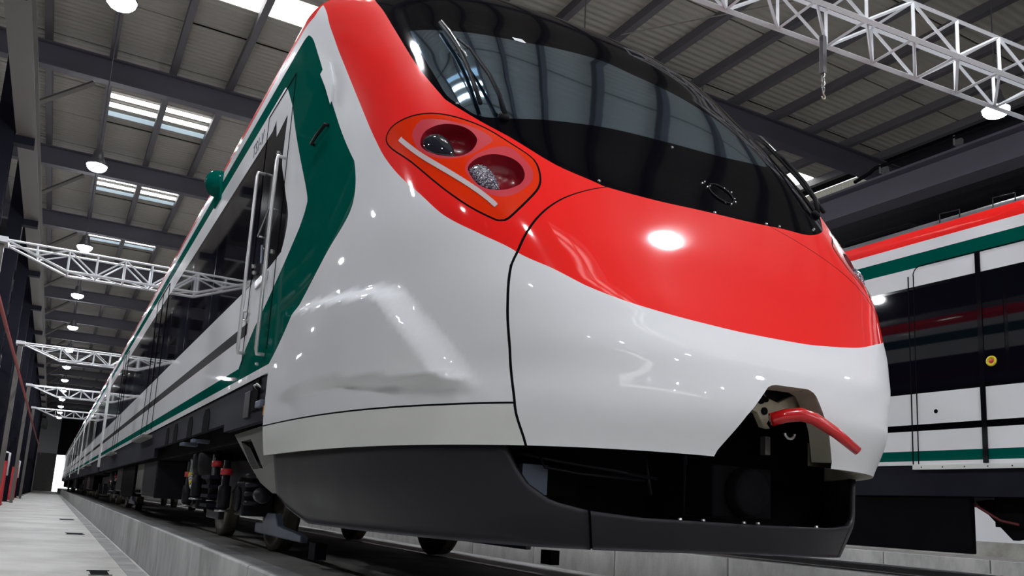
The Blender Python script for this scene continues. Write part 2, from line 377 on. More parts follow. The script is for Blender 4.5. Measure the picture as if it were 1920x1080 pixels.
# ---- paint and panel boundaries, in surface coordinates (s: along the plan, z: height)
RED_S = [-20, .6, .75, .86, .95, 1.019, 1.123, 1.316, 1.521, 1.658, 1.772, 1.875, 1.931, 2.001, 2.12, 2.224, 2.366, 2.47, 2.526, 2.621, 2.765, 2.953, 3.195, 3.475, 3.598, 3.816, 4.0, 4.219, 4.429, 4.684,
         4.835, 4.977, 5.081, 5.20, 5.326, 5.543, 5.885, 6.18, 6.3, 6.6, 28]
RED_Z = [3.13, 3.13, 3.17, 3.20, 3.14, 3.07, 2.919, 2.693, 2.413, 2.18, 1.952, 1.717, 1.585, 1.464, 1.309, 1.178, 1.081, 1.022, .984, .94, .866, .816, .789, .778, .779, .784, .801, .832, .887, .963,
         1.081, 1.178, 1.309, 1.464, 1.717, 2.18, 2.693, 3.05, 3.15, 3.13, 3.13]
SEAM_Z = [.1, .256, .399, .642, .806, .938, 1.001, 1.079, 1.172, 1.277, 1.372, 1.434, 1.6]; SEAM_S = [2.55, 2.501, 2.437, 2.41, 2.431, 2.466, 2.502, 2.547, 2.618, 2.733, 2.886, 3.018, 3.5]
BLACK = [(1.86, 3.7), (1.87, 3.1), (1.94, 2.89), (2.048, 2.705), (2.136, 2.486), (2.249, 2.103), (2.338, 1.872), (2.374, 1.807), (2.49, 1.693), (2.602, 1.612), (2.771, 1.491), (2.943, 1.444), (3.02, 1.429),
         (3.287, 1.434), (3.573, 1.456), (3.894, 1.475), (4.131, 1.497), (4.306, 1.507), (4.42, 1.541), (4.53, 1.60), (4.587, 1.66), (4.68, 1.76), (4.80, 1.87), (4.95, 2.103), (5.065, 2.486), (5.153, 2.705), (5.26, 2.89), (5.33, 3.1), (5.34, 3.7)]
GLASS = [(2.248, 2.437), (2.292, 2.198), (2.337, 1.994), (2.371, 1.855), (2.434, 1.775), (2.495, 1.725), (2.612, 1.732), (2.877, 1.808), (3.227, 1.889), (3.609, 1.932), (3.972, 1.962), (4.214, 1.997), (4.37, 2.02),
         (4.40, 2.062), (4.36, 2.189), (4.24, 2.335), (4.09, 2.426), (3.92, 2.493), (3.686, 2.534), (3.463, 2.565), (3.164, 2.516), (2.858, 2.446), (2.535, 2.42), (2.35, 2.43)]
HATCH = [(3.245, .20), (3.263, .27), (3.363, .413), (3.48, .541), (3.511, .555), (3.711, .56), (3.75, .546), (3.793, .457), (3.862, .353), (3.924, .274), (3.94, .20)]
HEAD = [(1.965, 1.673), (2.013, 1.729), (2.119, 1.751), (2.231, 1.75), (2.326, 1.731), (2.421, 1.694), (2.511, 1.645), (2.603, 1.565), (2.677, 1.494), (2.683, 1.412), (2.658, 1.331), (2.591, 1.248), (2.497, 1.153), (2.462, 1.139),
        (2.431, 1.146), (2.342, 1.206), (2.24, 1.312), (2.102, 1.491), (1.997, 1.604)]
LAMP1 = [(2.14, 1.633), (2.166, 1.682), (2.21, 1.714), (2.281, 1.706), (2.367, 1.68), (2.458, 1.642), (2.509, 1.604), (2.52, 1.569), (2.464, 1.521), (2.397, 1.477), (2.31, 1.462), (2.228, 1.484), (2.159, 1.546)]
BOWL1 = [(2.178, 1.59), (2.21, 1.637), (2.272, 1.663), (2.34, 1.668), (2.41, 1.646), (2.445, 1.607), (2.45, 1.561), (2.413, 1.503), (2.352, 1.472), (2.274, 1.482), (2.212, 1.515), (2.18, 1.55)]
LENS1 = [(2.182, 1.59), (2.2, 1.615), (2.237, 1.630), (2.288, 1.620), (2.322, 1.57), (2.330, 1.50), (2.318, 1.482), (2.274, 1.486), (2.214, 1.515), (2.185, 1.55)]
LAMP2 = [(2.361, 1.394), (2.395, 1.453), (2.458, 1.5), (2.538, 1.536), (2.585, 1.542), (2.614, 1.518), (2.651, 1.443), (2.648, 1.388), (2.62, 1.338), (2.556, 1.28), (2.497, 1.255), (2.44, 1.263), (2.39, 1.305)]
BOWL2 = [(2.372, 1.394), (2.4, 1.438), (2.453, 1.472), (2.514, 1.488), (2.58, 1.475), (2.612, 1.435), (2.61, 1.38), (2.578, 1.33), (2.514, 1.293), (2.448, 1.288), (2.397, 1.317)]
LENS2 = [(2.376, 1.394), (2.392, 1.42), (2.423, 1.434), (2.456, 1.424), (2.484, 1.376), (2.488, 1.315), (2.478, 1.299), (2.438, 1.30), (2.402, 1.325)]
STRIP = [(2.074, 1.647), (2.14, 1.56), (2.2, 1.491), (2.311, 1.382), (2.38, 1.313), (2.43, 1.257), (2.464, 1.215), (2.447, 1.197), (2.414, 1.238), (2.364, 1.293), (2.295, 1.361), (2.182, 1.471), (2.119, 1.543), (2.05, 1.632)]
GREEN = [(-20, 3.02), (.30, 3.02), (.45, 3.01), (.532, 2.983), (.64, 2.93), (.757, 2.84), (1.009, 2.595), (1.154, 2.399), (1.322, 2.169), (1.483, 1.917), (1.616, 1.714), (1.643, 1.657), (1.636, 1.528), (1.58, 1.422), (1.456, 1.352), (1.211, 1.27),
         (.889, 1.142), (.586, 1.024), (.156, .84), (.105, .82), (-20, .82), (-20, .91), (-.892, .911), (-.71, 1.032), (-.454, 1.158), (-.245, 1.233), (-.066, 1.307), (.369, 1.489), (.60, 1.585), (.746, 1.68), (.747, 1.785),
         (.412, 2.176), (-.216, 2.823), (-.30, 2.88), (-20, 2.88)]
BAND = [(-20, 2.66), (-.60, 2.66), (-.50, 2.70), (-.43, 2.55), (-.127, 2.60), (-.146, 2.349), (-.135, 2.229), (.07, 1.975), (.238, 1.783), (.215, 1.645), (.129, 1.547), (-.197, 1.52), (-20, 1.52)]
def spline(P, closed=True, sub=4):
    P = [np.array(p, float) for p in P]; n = len(P); out = []
    for i in range(n if closed else n-1):
        a, b, c, d = (P[(i-1) % n], P[i], P[(i+1) % n], P[(i+2) % n]) if closed else (P[max(i-1, 0)], P[i], P[i+1], P[min(i+2, n-1)])
        for k in range(sub):
            u = k/sub; out.append(tuple(.5*((2*b)+(c-a)*u+(2*a-5*b+4*c-d)*u*u+(3*b-a-3*c+d)*u**3)))
    if not closed: out.append(tuple(P[-1]))
    return out
HEAD, LAMP1, BOWL1, LENS1, LAMP2, BOWL2, LENS2 = (spline(q, True, 3) for q in (HEAD, LAMP1, BOWL1, LENS1, LAMP2, BOWL2, LENS2))
BLACK = [BLACK[0]]+spline(BLACK[1:-1], False)+[BLACK[-1]]
GLASS = [GLASS[0]]+spline(GLASS[1:12], False)+spline(GLASS[12:], False)
GREEN = GREEN[:1]+spline(GREEN[1:18], False)+GREEN[18:28]+spline(GREEN[28:33], False)+GREEN[33:]
BAND = BAND[:5]+spline(BAND[5:11], False)+BAND[11:]
STRIP = spline(STRIP[:7], False)+spline(STRIP[7:], False)
def psdf(poly, S, Z):
    P = np.array(poly); Q = np.roll(P, -1, 0); full = np.full(S.shape, -1.); lo_, hi_ = P.min(0)-.06, P.max(0)+.06
    msk = (S > lo_[0]) & (S < hi_[0]) & (Z > lo_[1]) & (Z < hi_[1]); S = S[msk]; Z = Z[msk]; X = np.stack([S, Z], -1); best = np.full(S.shape, 1e9); ins = np.zeros(S.shape, bool)
    for a, b in zip(P, Q):
        e = b-a; wv = X-a; t = np.clip((wv@e)/max(e@e, 1e-12), 0, 1); best = np.minimum(best, ((wv-t[..., None]*e)**2).sum(-1))
        c = ((a[1] <= Z) & (b[1] > Z)) | ((b[1] <= Z) & (a[1] > Z))
        if abs(b[1]-a[1]) > 1e-12: ins ^= c & (S < a[0]+(Z-a[1])/(b[1]-a[1])*(b[0]-a[0]))
    full[msk] = np.sqrt(best)*np.where(ins, 1, -1); return full
MULL = [-1.0-1.66*k for k in range(11)]          # posts between the side windows of the leading car
fld = {
 'hatch': lambda s, z: psdf(HATCH, s, z),
 'backlow': lambda s, z: np.minimum(.105-fold(s), .765-z),
 'black': lambda s, z: psdf(BLACK, s, z), 'glass': lambda s, z: psdf(GLASS, s, z),
 'red': lambda s, z: (z-pchip(s, RED_S, RED_Z))*.6,
 'seam': lambda s, z: np.where(z < 1.5, .0055-np.abs(fold(s)-pchip(z, SEAM_Z, SEAM_S)), -1),
 'hood': lambda s, z: fold(s)-pchip(z, SEAM_Z, SEAM_S),
 'low': lambda s, z: (.43-.010*np.clip(fold(s), 0, 2.1))-z, 'lowgap': lambda s, z: np.where(fold(s) > 0, .004-np.abs((.43-.010*np.clip(fold(s), 0, 2.1))-z), -1),
 'head': lambda s, z: psdf(HEAD, fold(s), z), 'headgap': lambda s, z: .0045-np.abs(psdf(HEAD, fold(s), z)),
 'lamp1': lambda s, z: psdf(LAMP1, fold(s), z), 'bowl1': lambda s, z: psdf(BOWL1, fold(s), z), 'lamp2': lambda s, z: psdf(LAMP2, fold(s), z), 'bowl2': lambda s, z: psdf(BOWL2, fold(s), z),
 'strip': lambda s, z: psdf(STRIP, fold(s), z),
 'green': lambda s, z: psdf(GREEN, fold(s), z), 'band': lambda s, z: psdf(BAND, fold(s), z),
 'stripe': lambda s, z: np.minimum(-.72-fold(s), .045-np.abs(z-1.185)),
 'roof': lambda s, z: z-3.30}
cut_order = ['backlow', 'hatch', 'hood', 'seam', 'black', 'glass', 'red', 'low', 'lowgap', 'head', 'headgap', 'lamp1', 'bowl1', 'lamp2', 'bowl2', 'strip', 'green', 'band', 'stripe', 'roof']
def make_shell():
    sv = np.concatenate([np.arange(-(YEND-YB), -1.3, 1.2), np.arange(-1.3, 1.9, .03), np.arange(1.9, 2.75, .014), np.arange(2.75, 2*SM-2.75, .03), np.arange(2*SM-2.75, 2*SM-1.9, .014), np.arange(2*SM-1.9, 2*SM+1.3, .03), 2*SM-np.arange(-(YEND-YB), -1.3, 1.2)[::-1]])
    zv = np.concatenate([np.arange(.25, 1.1, .03), np.arange(1.1, 1.8, .014), np.arange(1.8, 3.16, .03), [3.18, 3.22, 3.26, 3.30, 3.35, 3.4, 3.45, 3.5, 3.54, 3.58, 3.605, 3.6199]])
    ns, nz = len(sv), len(zv); SG, ZG = np.meshgrid(sv, zv); V = np.stack([SG.ravel(), ZG.ravel()], -1).tolist()
    F = []
    for j in range(nz-1):
        for i in range(ns-1):
            a, b, c, d = j*ns+i, j*ns+i+1, (j+1)*ns+i+1, (j+1)*ns+i
            F += [(a, b, c), (a, c, d)] if (i+j) % 2 else [(a, b, d), (b, c, d)]
    def cut(f):
        nonlocal F
        A = np.array(V); val = f(A[:, 0], A[:, 1]); val[np.abs(val) < 1e-6] = 1e-6
        sg = val > 0; FA = np.array(F); s3 = sg[FA].sum(1); mix = (s3 > 0) & (s3 < 3)
        keep = [tuple(t) for t in FA[~mix].tolist()]; ed = {}; vv = list(val)
        def mid(a, b):
            k = (min(a, b), max(a, b))
            if k not in ed:
                t = vv[a]/(vv[a]-vv[b]); V.append([V[a][0]+t*(V[b][0]-V[a][0]), V[a][1]+t*(V[b][1]-V[a][1])]); ed[k] = len(V)-1
            return ed[k]
        for t in FA[mix].tolist():
            p = [i for i in t if sg[i]]
            lone_pos = len(p) == 1
            k = next(i for i in range(3) if bool(sg[t[i]]) == lone_pos)
            a, b, c = t[k], t[(k+1) % 3], t[(k+2) % 3]; ab, ac = mid(a, b), mid(a, c)
            keep += [(a, ab, ac), (ab, b, c), (ab, c, ac)]
        F = keep
    for k in cut_order: cut(fld[k])
    for m0 in MULL:
        for e in (-.02, .02): cut(lambda s, z, q=m0+e: np.where(fold(s) < -.5, fold(s)-q, 5.))
    V = np.array(V); F = np.array(F); cen = V[F].mean(1); s, z = cen[:, 0], cen[:, 1]
    T = {k: fld[k](s, z) > 0 for k in fld}
    fs = fold(s); side = np.where(s > SM, 1, 0); key = np.full(len(F), 'white', object)
    key[T['low'] & (fs > 0)] = 'low'; key[T['green']] = 'green'; key[T['stripe']] = 'stripe'; key[T['band']] = 'band'
    isp = T['band'] & (fs < MULL[0]-.02)
    for k, m0 in enumerate(MULL[:-1]):
        q = isp & (fs < m0-.02) & (fs > MULL[k+1]+.02); key[q] = 'pane%d' % k
    for k, m0 in enumerate(MULL): key[T['band'] & (np.abs(fs-m0) < .02)] = 'post%d' % k
    key[T['band'] & (fs < MULL[-1]-.02)] = 'paneE'
    key[T['band'] & (fs > MULL[0]+.02) & (fs < -.72)] = 'paneD'
    key[T['red']] = 'red'; key[T['roof'] & (fs < 0)] = 'roof'
    key[T['lowgap']] = 'gap'
    key[T['head']] = 'cover'; key[T['lamp1']] = 'bezel1'; key[T['lamp2']] = 'bezel2'; key[T['strip']] = 'strip'; key[T['headgap']] = 'gap'
    key[T['bowl1'] | T['bowl2']] = ''
    hd = T['hood'] & (z < 1.5); key[hd & T['red']] = 'hoodred'; key[hd & ~T['red']] = 'hoodwhite'
    key[T['seam']] = 'gap'
    key[T['black']] = 'black'; key[T['glass']] = 'glass'
    key[T['hatch'] | T['backlow']] = ''
    return V, F, key, side
SV, SF, SK, SD = make_shell()
SP = surf(SV[:, 0], SV[:, 1]); SN = raw_normal(surf, SV[:, 0], SV[:, 1])
train = thing('passenger_train', 'white, red and green passenger train with black windscreen, its nose facing the camera', 'train', (C, 30, ZP))
def region(keys, name, m, parent, sd=None, off=0.):
    sel = np.isin(SK, keys)
    if sd is not None: sel &= SD == sd
    t = SF[sel]
    if len(t) == 0: return None
    u, inv = np.unique(t, return_inverse=True); P = SP[u]+SN[u]*off; N = SN[u]; t = inv.reshape(-1, 3)
    nn = np.cross(P[t[:, 1]]-P[t[:, 0]], P[t[:, 2]]-P[t[:, 0]]); flip = (nn*N[t].sum(1)).sum(1) < 0; t[flip] = t[flip][:, ::-1]
    return meshobj(name, P, t, m, parent, True, N)
for sd in (0, 1):
    region(['white'], 'cab_and_side_shell', M['white'], train, sd)
    region(['low'], 'lower_cab_panel', M['white_low'], train, sd)
    region(['green'], 'green_livery_band', M['green'], train, sd)
    region(['stripe'], 'black_stripe', M['inkstripe'], train, sd)
    wb = region(['band'], 'window_band', M['mullion'], train, sd)
    for k in range(10): region(['pane%d' % k], 'side_window', M['pane'], wb, sd)
    region(['paneD'], 'cab_door_window', M['pane'], wb, sd); region(['paneE'], 'side_window', M['pane'], wb, sd)
    for k in range(11): region(['post%d' % k], 'window_post', M['mullion'], wb, sd)
    region(['red'], 'red_livery', M['red'], train, sd)
    hl = region(['cover'], 'headlight_cover', M['cover'], train, sd)
    for q in ('bezel1', 'bezel2'): region([q], 'lamp_bezel', M['bezel'], hl, sd)
    region(['strip'], 'daylight_strip', M['strip'], hl, sd, .003)
    for poly, lens, lm in ((BOWL1, LENS1, 'lens_dark'), (BOWL2, LENS2, 'facet_glint')):
        mir = (lambda q: 2*SM-q) if sd else (lambda q: q)
        def dens(p): return [tuple(np.array(a)*(1-t)+np.array(b)*t) for a, b in zip(p, p[1:]+p[:1]) for t in (0, .33, .67)]
        pp = dens(poly); A = np.array([pt(mir(a), b) for a, b in pp]); cs, cz = np.mean([a for a, b in poly]), np.mean([b for a, b in poly])
        cn = raw_normal(surf, np.array([mir(cs)]), np.array([cz]))[0]; cc = A.mean(0); n = len(A)
        R1 = cc+(A-cc)*.93-cn*.045; R2 = cc+(A-cc)*.70-cn*.085
        meshobj('reflector_bowl', list(A)+list(R1)+list(R2)+[cc-cn*.095], [(i, (i+1) % n, n+(i+1) % n, n+i) for i in range(n)]+[(n+i, n+(i+1) % n, 2*n+(i+1) % n, 2*n+i) for i in range(n)]+[(2*n+i, 2*n+(i+1) % n, 3*n) for i in range(n)], M['bowl'], hl, True)
        L = np.array([pt(mir(a), b) for a, b in dens(lens)]); lc = L.mean(0); n = len(L)
        rings = [L-cn*.04, lc+(L-lc)*1.02-cn*.012, lc+(L-lc)*.8+cn*.002, lc+(L-lc)*.4+cn*.012]
        meshobj('lamp_lens', [p for r in rings for p in r]+[lc+cn*.016], [(j*n+i, j*n+(i+1) % n, (j+1)*n+(i+1) % n, (j+1)*n+i) for j in range(3) for i in range(n)]+[(3*n+i, 3*n+(i+1) % n, 4*n) for i in range(n)], M[lm], hl, True)
region(['roof'], 'roof_sheet', M['roofgrey'], train)
region(['gap'], 'panel_gaps', M['gap'], train)
hood = region(['hoodwhite'], 'nose_hood', M['white'], train)
region(['hoodred'], 'red_hood_paint', M['red'], hood)
scr = region(['black'], 'windscreen_surround', M['black'], train)
region(['glass'], 'windscreen_glass', M['glass'], scr)
# returns of the open hatch and of the lower panel edge
A = np.array([pt(a, b) for a, b in [tuple(np.array(p)*(1-t)+np.array(q)*t) for p, q in zip(HATCH[1:-2], HATCH[2:-1]) for t in np.linspace(0, 1, 5)]]); n = len(A)
B = A+np.array((0, .10, 0))+(np.array((C+.02, 0, .42))-A)*np.array((.03, 0, .03))
meshobj('hatch_edge', list(A)+list(B), [(i, i+1, n+i+1, n+i) for i in range(n-1)], M['rim'], hood, True)
for s0, s1 in ((.105, 3.262), (3.925, 2*SM-.105)):
    ss = np.linspace(s0, s1, 70); A = surf(ss, np.full(70, .25)); B = np.stack([C+(A[:, 0]-C)*.93, A[:, 1]+.10, A[:, 2]+.012], -1)
    D = B+np.array((0, 0, .10))
    meshobj('lower_edge_return', list(A)+list(B)+list(D), [(k*70+i, k*70+i+1, (k+1)*70+i+1, (k+1)*70+i) for k in (0, 1) for i in range(69)], M['rim'], train, True)
# wipers, following the glass
def on(s, z, off): return tuple(pt(s, z, off))
for mir in (lambda q: q, lambda q: 2*SM-q):
    wa = MB().tube([on(mir(2.61), 1.735, .02), on(mir(2.60), 1.82, .05), on(mir(2.585), 1.95, .055), on(mir(2.547), 2.162, .05), on(mir(2.51), 2.26, .04)], [.013, .011, .010, .008, .007], 8).build('wiper', M['rubber'], train, True)
    MB().tube([on(mir(2.45), 2.44, .03), on(mir(2.47), 2.33, .032), on(mir(2.494), 2.201, .032), on(mir(2.506), 2.04, .032), on(mir(2.509), 1.879, .032), on(mir(2.51), 1.77, .03)], .011, 6).build('wiper_blade', M['rubber'], wa, True)
    MB().tube([on(mir(2.458), 2.43, .045), on(mir(2.482), 2.33, .045), on(mir(2.50), 2.20, .045), on(mir(2.515), 2.10, .045)], .006, 6).build('wiper_arm_trim', M['silver'], wa, True)
    MB().lathe(on(mir(2.61), 1.735, .0), tuple(raw_normal(surf, np.array([mir(2.61)]), np.array([1.735]))[0]), [(0, .028), (.02, .024), (.025, .01)], 14).build('pivot', M['rubber'], wa, True)
# round emblem ring with studs on the black panel, and fixing studs along its edge
em = MB(); ring = [on(3.80+.075*math.cos(a), 1.632+.062*math.sin(a), .004) for a in np.linspace(0, 2*math.pi, 25)]
eo = MB().tube(ring, .004, 6, False).build('panel_emblem', M['rubber'], scr, True)
for a, b in ((3.725, 1.692), (3.722, 1.655), (3.745, 1.668), (3.742, 1.60), (3.857, 1.688), (3.866, 1.668), (3.895, 1.672), (3.885, 1.625), (3.875, 1.598), (3.79, 1.572), (3.70, 1.675), (3.83, 1.572)):
    MB().lathe(on(a, b, .001), tuple(raw_normal(surf, np.array([a]), np.array([b]))[0]), [(0, .006), (.004, .005), (.006, .002)], 8).build('stud', M['silver'], scr)
for a, b in ((2.41, 1.80), (2.98, 1.455), (3.62, 1.90), (4.02, 1.497), (4.12, 1.508), (4.44, 1.585), (4.42, 1.57), (3.66, 1.468)):
    MB().lathe(on(a, b, .001), tuple(raw_normal(surf, np.array([a]), np.array([b]))[0]), [(0, .008), (.004, .006), (.006, .002)], 8).build('stud', M['silver'], scr)
stk = [on(a, b, .002) for a, b in ((2.865, 2.475), (2.925, 2.482), (2.94, 2.455), (2.925, 2.447), (2.87, 2.447))]
meshobj('windscreen_sticker', stk, [(0, 1, 2, 3, 4)], M['wall_white'], scr)
# raised camera cover and handle on the cab side, black grab bar on the green band
cvp = [(1.075, 2.50), (1.235, 2.545), (1.30, 2.44), (1.345, 2.33), (1.31, 2.204), (1.205, 2.36)]
top = [on(a, b, .016) for a, b in cvp]; bot = [on(a, b, -.005) for a, b in cvp]; n = len(cvp)
meshobj('side_camera_cover', top+bot, [tuple(range(n))]+[(i, (i+1) % n, n+(i+1) % n, n+i) for i in range(n)], M['white'], train, False, None, .008)
MB().tube([on(.9, 2.052, .0), on(.905, 2.053, .022), on(1.06, 2.062, .024), on(1.23, 2.069, .022), on(1.236, 2.069, 0)], .010, 8).build('grab_bar', M['rubber'], train, True)
# green camera dome near the roof edge
dm = MB().lathe((1.11, 8.28, 3.03), (-.80, -.1, .45), [(-.06, .12), (.0, .145), (.05, .140), (.10, .115), (.14, .075), (.16, .035), (.165, .005)], 24).build('camera_dome', M['green'], train, True)
MB().prism([(1.09, 8.10, 2.84), (1.09, 8.46, 2.84), (1.06, 8.42, 3.05), (1.06, 8.14, 3.05)], (.03, 0, 0)).build('dome_bracket', M['green'], dm)
# cab door: outline, two white handrails, sill, handle
def sp(y, z, off=0.): return (1.10-off, y, z)
dr = MB()
for y in (5.29, 6.08): dr.box(1.096, 1.101, y-.003, y+.003, .93, 2.84)
dr.box(1.096, 1.101, 5.29, 6.08, 2.837, 2.843)
do = dr.build('cab_door_seal', M['gap'], train)
for ya, za, zb in ((6.00, 1.00, 2.36), (5.345, .90, 2.25)):
    MB().tube([sp(ya, za, 0), sp(ya, za, .05), sp(ya, za+.03, .055), sp(ya, (za+zb)/2, .055), sp(ya, zb-.03, .055), sp(ya, zb, .05), sp(ya, zb, 0)], .013, 8).build('handrail', M['chrome'], do, True)
MB().box(1.085, 1.10, 5.50, 5.86, 1.44, 1.50).build('door_handle', M['silver'], do, bevel=.004)
MB().tube([sp(5.55, 1.95, .0), sp(5.55, 1.95, .03), sp(5.85, 1.83, .03), sp(5.85, 1.83, 0)], .008, 6).build('door_pull', M['silver'], do)
MB().tube([sp(5.72, 1.60, .01), sp(5.75, 1.74, .012)], .010, 6).build('door_lock', M['bluegrey'], do)
MB().tube([sp(5.98, 1.30, .03), sp(6.10, 1.33, .03), sp(6.14, 1.28, .02), sp(5.99, 1.24, .02)], .010, 6).build('door_latch', M['silver'], do)
for y, z in ((5.45, 1.62), (6.05, 1.66), (6.0, 1.60), (5.60, 2.38), (5.75, 1.72)):
    MB().lathe(sp(y, z, 0), (-1, 0, 0), [(0, .016), (.012, .014), (.016, .004)], 8).build('door_bolt', M['silver'], do)
# further doors of the leading car: leaf outlines and steps
for y in (12.0, 18.6):
    d = MB()
    for a in (0, .72, 1.44): d.box(1.093, 1.101, y+a-.008, y+a+.008, .80, 2.84)
    d.box(1.093, 1.101, y, y+1.44, 2.832, 2.846)
    d2 = d.build('passenger_door_seal', M['gap'], train)
    MB().box(.99, 1.14, y-.12, y+1.5, .69, .725).build('door_step', M['fairing'], d2)
# painted number
tc_ = bpy.data.curves.new('number', 'FONT'); tc_.body = 'TS1-V'; tc_.size = .16; tc_.extrude = .001
to = bpy.data.objects.new('tmp', tc_); col.objects.link(to); bpy.context.view_layer.update()
me = bpy.data.meshes.new_from_object(to.evaluated_get(bpy.context.evaluated_depsgraph_get())); bpy.data.objects.remove(to)
Vt = [(1.0985-v.co.z, 6.62-v.co.x, 2.70+v.co.y) for v in me.vertices]
meshobj('car_number', Vt, [list(p.vertices) for p in me.polygons], M['ink'], train)

# ---- lower front: deflector skirt, opening, coupler, lever
def kfn(s, z):
    s, z = np.broadcast_arrays(np.asarray(s, float), np.asarray(z, float))
    wd = np.interp(z, [-.14, .03, .27], [1.27, 1.36, 1.40]); yf = np.interp(z, [-.14, .0, .27], [2.60, 2.56, 2.54]); x, y = plan(s, wd, yf, 3.4, 5.12); return np.stack([x, y, z], -1)
ssk = np.sort(np.concatenate([np.linspace(.0, 2.3, 40), np.linspace(2.3, 2*SM-2.3, 60)[1:-1], 2*SM-np.linspace(.0, 2.3, 40)[::-1], [2.770, 2.7805, 2*SM-2.770, 2*SM-2.7805]]))
ztop = np.interp(fold(ssk), [0, 2.42, 2.50, 2.62, 2.78, 3.0, 4], [.27, .27, .12, .045, .015, .0, -.005])
zbot = np.interp(fold(ssk), [0, .12, .45, 2.6, 4], [.02, -.06, -.135, -.135, -.125])
def skirt_part(m0, m1, name):
    idx = [i for i in range(len(ssk)) if m0 <= ssk[i] <= m1]; rows = 9; V = []; Fc = []
    for off in (0, .03):
        for j in range(rows):
            for i in idx:
                t = j/(rows-1); z = zbot[i]+(ztop[i]-zbot[i])*t; P = kfn(ssk[i], z); c = np.array((C, P[1]+.8, z)); d = c-P; V.append(tuple(P+d/np.linalg.norm(d)*off))
    k = len(idx)
    for o in (0, rows*k):
        for j in range(rows-1):
            for i in range(k-1):
                q = (o+j*k+i, o+j*k+i+1, o+(j+1)*k+i+1, o+(j+1)*k+i); Fc.append(q if o == 0 else q[::-1])
    for j in (0, rows-1):
        for i in range(k-1): Fc.append((j*k+i, j*k+i+1, rows*k+j*k+i+1, rows*k+j*k+i))
    for i in (0, k-1):
        for j in range(rows-1): Fc.append((j*k+i, (j+1)*k+i, rows*k+(j+1)*k+i, rows*k+j*k+i))
    return meshobj(name, V, Fc, M['defl'], train, True)
for a, b, nm in ((-.01, 2.771, 'side_skirt'), (2.780, 2*SM-2.780, 'obstacle_deflector'), (2*SM-2.771, 2*SM+.01, 'side_skirt')): skirt_part(a, b, nm)
for q in (2.775, 2*SM-2.775):
    z0, z1 = -.13, float(np.interp(2.775, [2.62, 2.78], [.045, .015]))-.005; V = []
    for z in (z0, z1):
        for ds in (-.03, .03):
            P = kfn(q+ds, z); d = np.array((C, P[1]+.8, z))-P; d = d/np.linalg.norm(d); V += [tuple(P+d*.031), tuple(P+d*.045)]
    meshobj('joint_light_stop', V, [(0, 2, 6, 4), (1, 5, 7, 3), (0, 4, 5, 1), (2, 3, 7, 6), (4, 6, 7, 5), (0, 1, 3, 2)], M['gap'], train)  # dark strip added behind the joint so no light shows through
for x in (2.18, 2.30, 2.52, 2.60, 2.95): MB().lathe((x, 2.545, .0), (0, 0, 1), [(0, .010), (.008, .008)], 8).build('deflector_bolt', M['silver'], train)
# pale fairing behind the skirt, with its opening
f = MB(); TL, TR, R2, BR, B_, BL = (1.18, 6.49, .45), (1.168, 5.20, .46), (1.185, 5.02, .25), (1.24, 4.95, .03), (1.24, 5.34, .024), (1.22, 5.62, .09)
ha, hb_, hc, hd = (1.18, 6.21, .386), (1.18, 5.88, .39), (1.20, 5.496, .182), (1.21, 5.87, .182)
for q in ((TL, TR, hb_, ha), (TR, R2, hc, hb_), (R2, BR, B_, hc), (TL, ha, hd, BL), (hd, hc, B_, BL)): f.prism(q, (.045, 0, 0))
f.build('rear_fairing', M['fairing'], train)
MB().lathe((1.25, 5.62, .0), (0, 1, .1), [(0, .04), (.02, .05), (.10, .05), (.12, .04)], 14).build('fairing_roll', M['defl'], train, True)
# dark structure behind the nose opening
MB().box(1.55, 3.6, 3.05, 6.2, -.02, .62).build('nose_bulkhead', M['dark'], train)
MB().box(1.62, 1.95, 2.93, 3.05, .06, .20).build('equipment_box', M['dark'], train, bevel=.01); MB().box(1.66, 1.78, 2.90, 2.94, .07, .19).build('equipment_lid', M['bluegrey'], train)
for pts, r in (([(1.6, 2.95, .24), (1.8, 2.86, .21), (2.05, 2.83, .19), (2.3, 2.84, .17)], .008), ([(1.72, 2.9, .25), (1.74, 2.86, .18), (1.9, 2.84, .165), (2.25, 2.86, .16)], .006), ([(2.25, 2.86, .25), (2.27, 2.84, .1)], .008), ([(2.42, 2.8, .28), (2.43, 2.8, .02)], .012)):
    MB().tube(pts, r, 6).build('cable', M['steel'], train, True)
cp = MB(); cp.box(2.42, 2.76, 2.62, 3.1, .02, .24); cp.lathe((2.59, 2.62, .13), (0, -1, 0), [(0, .11), (.06, .10), (.07, .05)], 18); cp.build('coupler', M['gap'], train, bevel=.01)
MB().box(2.70, 2.73, 2.60, 2.63, .30, .38).build('coupler_plate', M['silver'], train)
hb = MB().prism([(2.455, 2.47, .475), (2.52, 2.47, .575), (2.545, 2.47, .56), (2.575, 2.47, .525), (2.64, 2.47, .51), (2.715, 2.47, .545), (2.755, 2.47, .555), (2.79, 2.47, .46), (2.70, 2.47, .455), (2.60, 2.47, .45), (2.575, 2.47, .415), (2.595, 2.47, .395), (2.555, 2.47, .40), (2.52, 2.47, .455)], (0, .03, 0)).build('hatch_bracket', M['bracket'], train, bevel=.004)
for x, z, r in ((2.535, .515, .022), (2.565, .515, .012), (2.555, .465, .016)): MB().lathe((x, 2.462, z), (0, 1, 0), [(0, r), (.01, r)], 12).build('bracket_hole', M['gap'], hb)
lv = MB().tube([(2.545, 2.42, .425), (2.60, 2.39, .445), (2.635, 2.345, .45), (2.68, 2.315, .435), (2.76, 2.28, .385), (2.85, 2.245, .315)], [.028, .029, .029, .026, .023, .019], 14).build('tow_lever', M['redrod'], train, True)
MB().tube([(2.63+.028*math.cos(a), 2.40, .375+.022*math.sin(a)) for a in np.linspace(math.pi, 2*math.pi, 9)], .006, 6).build('shackle', M['silver'], train, True)

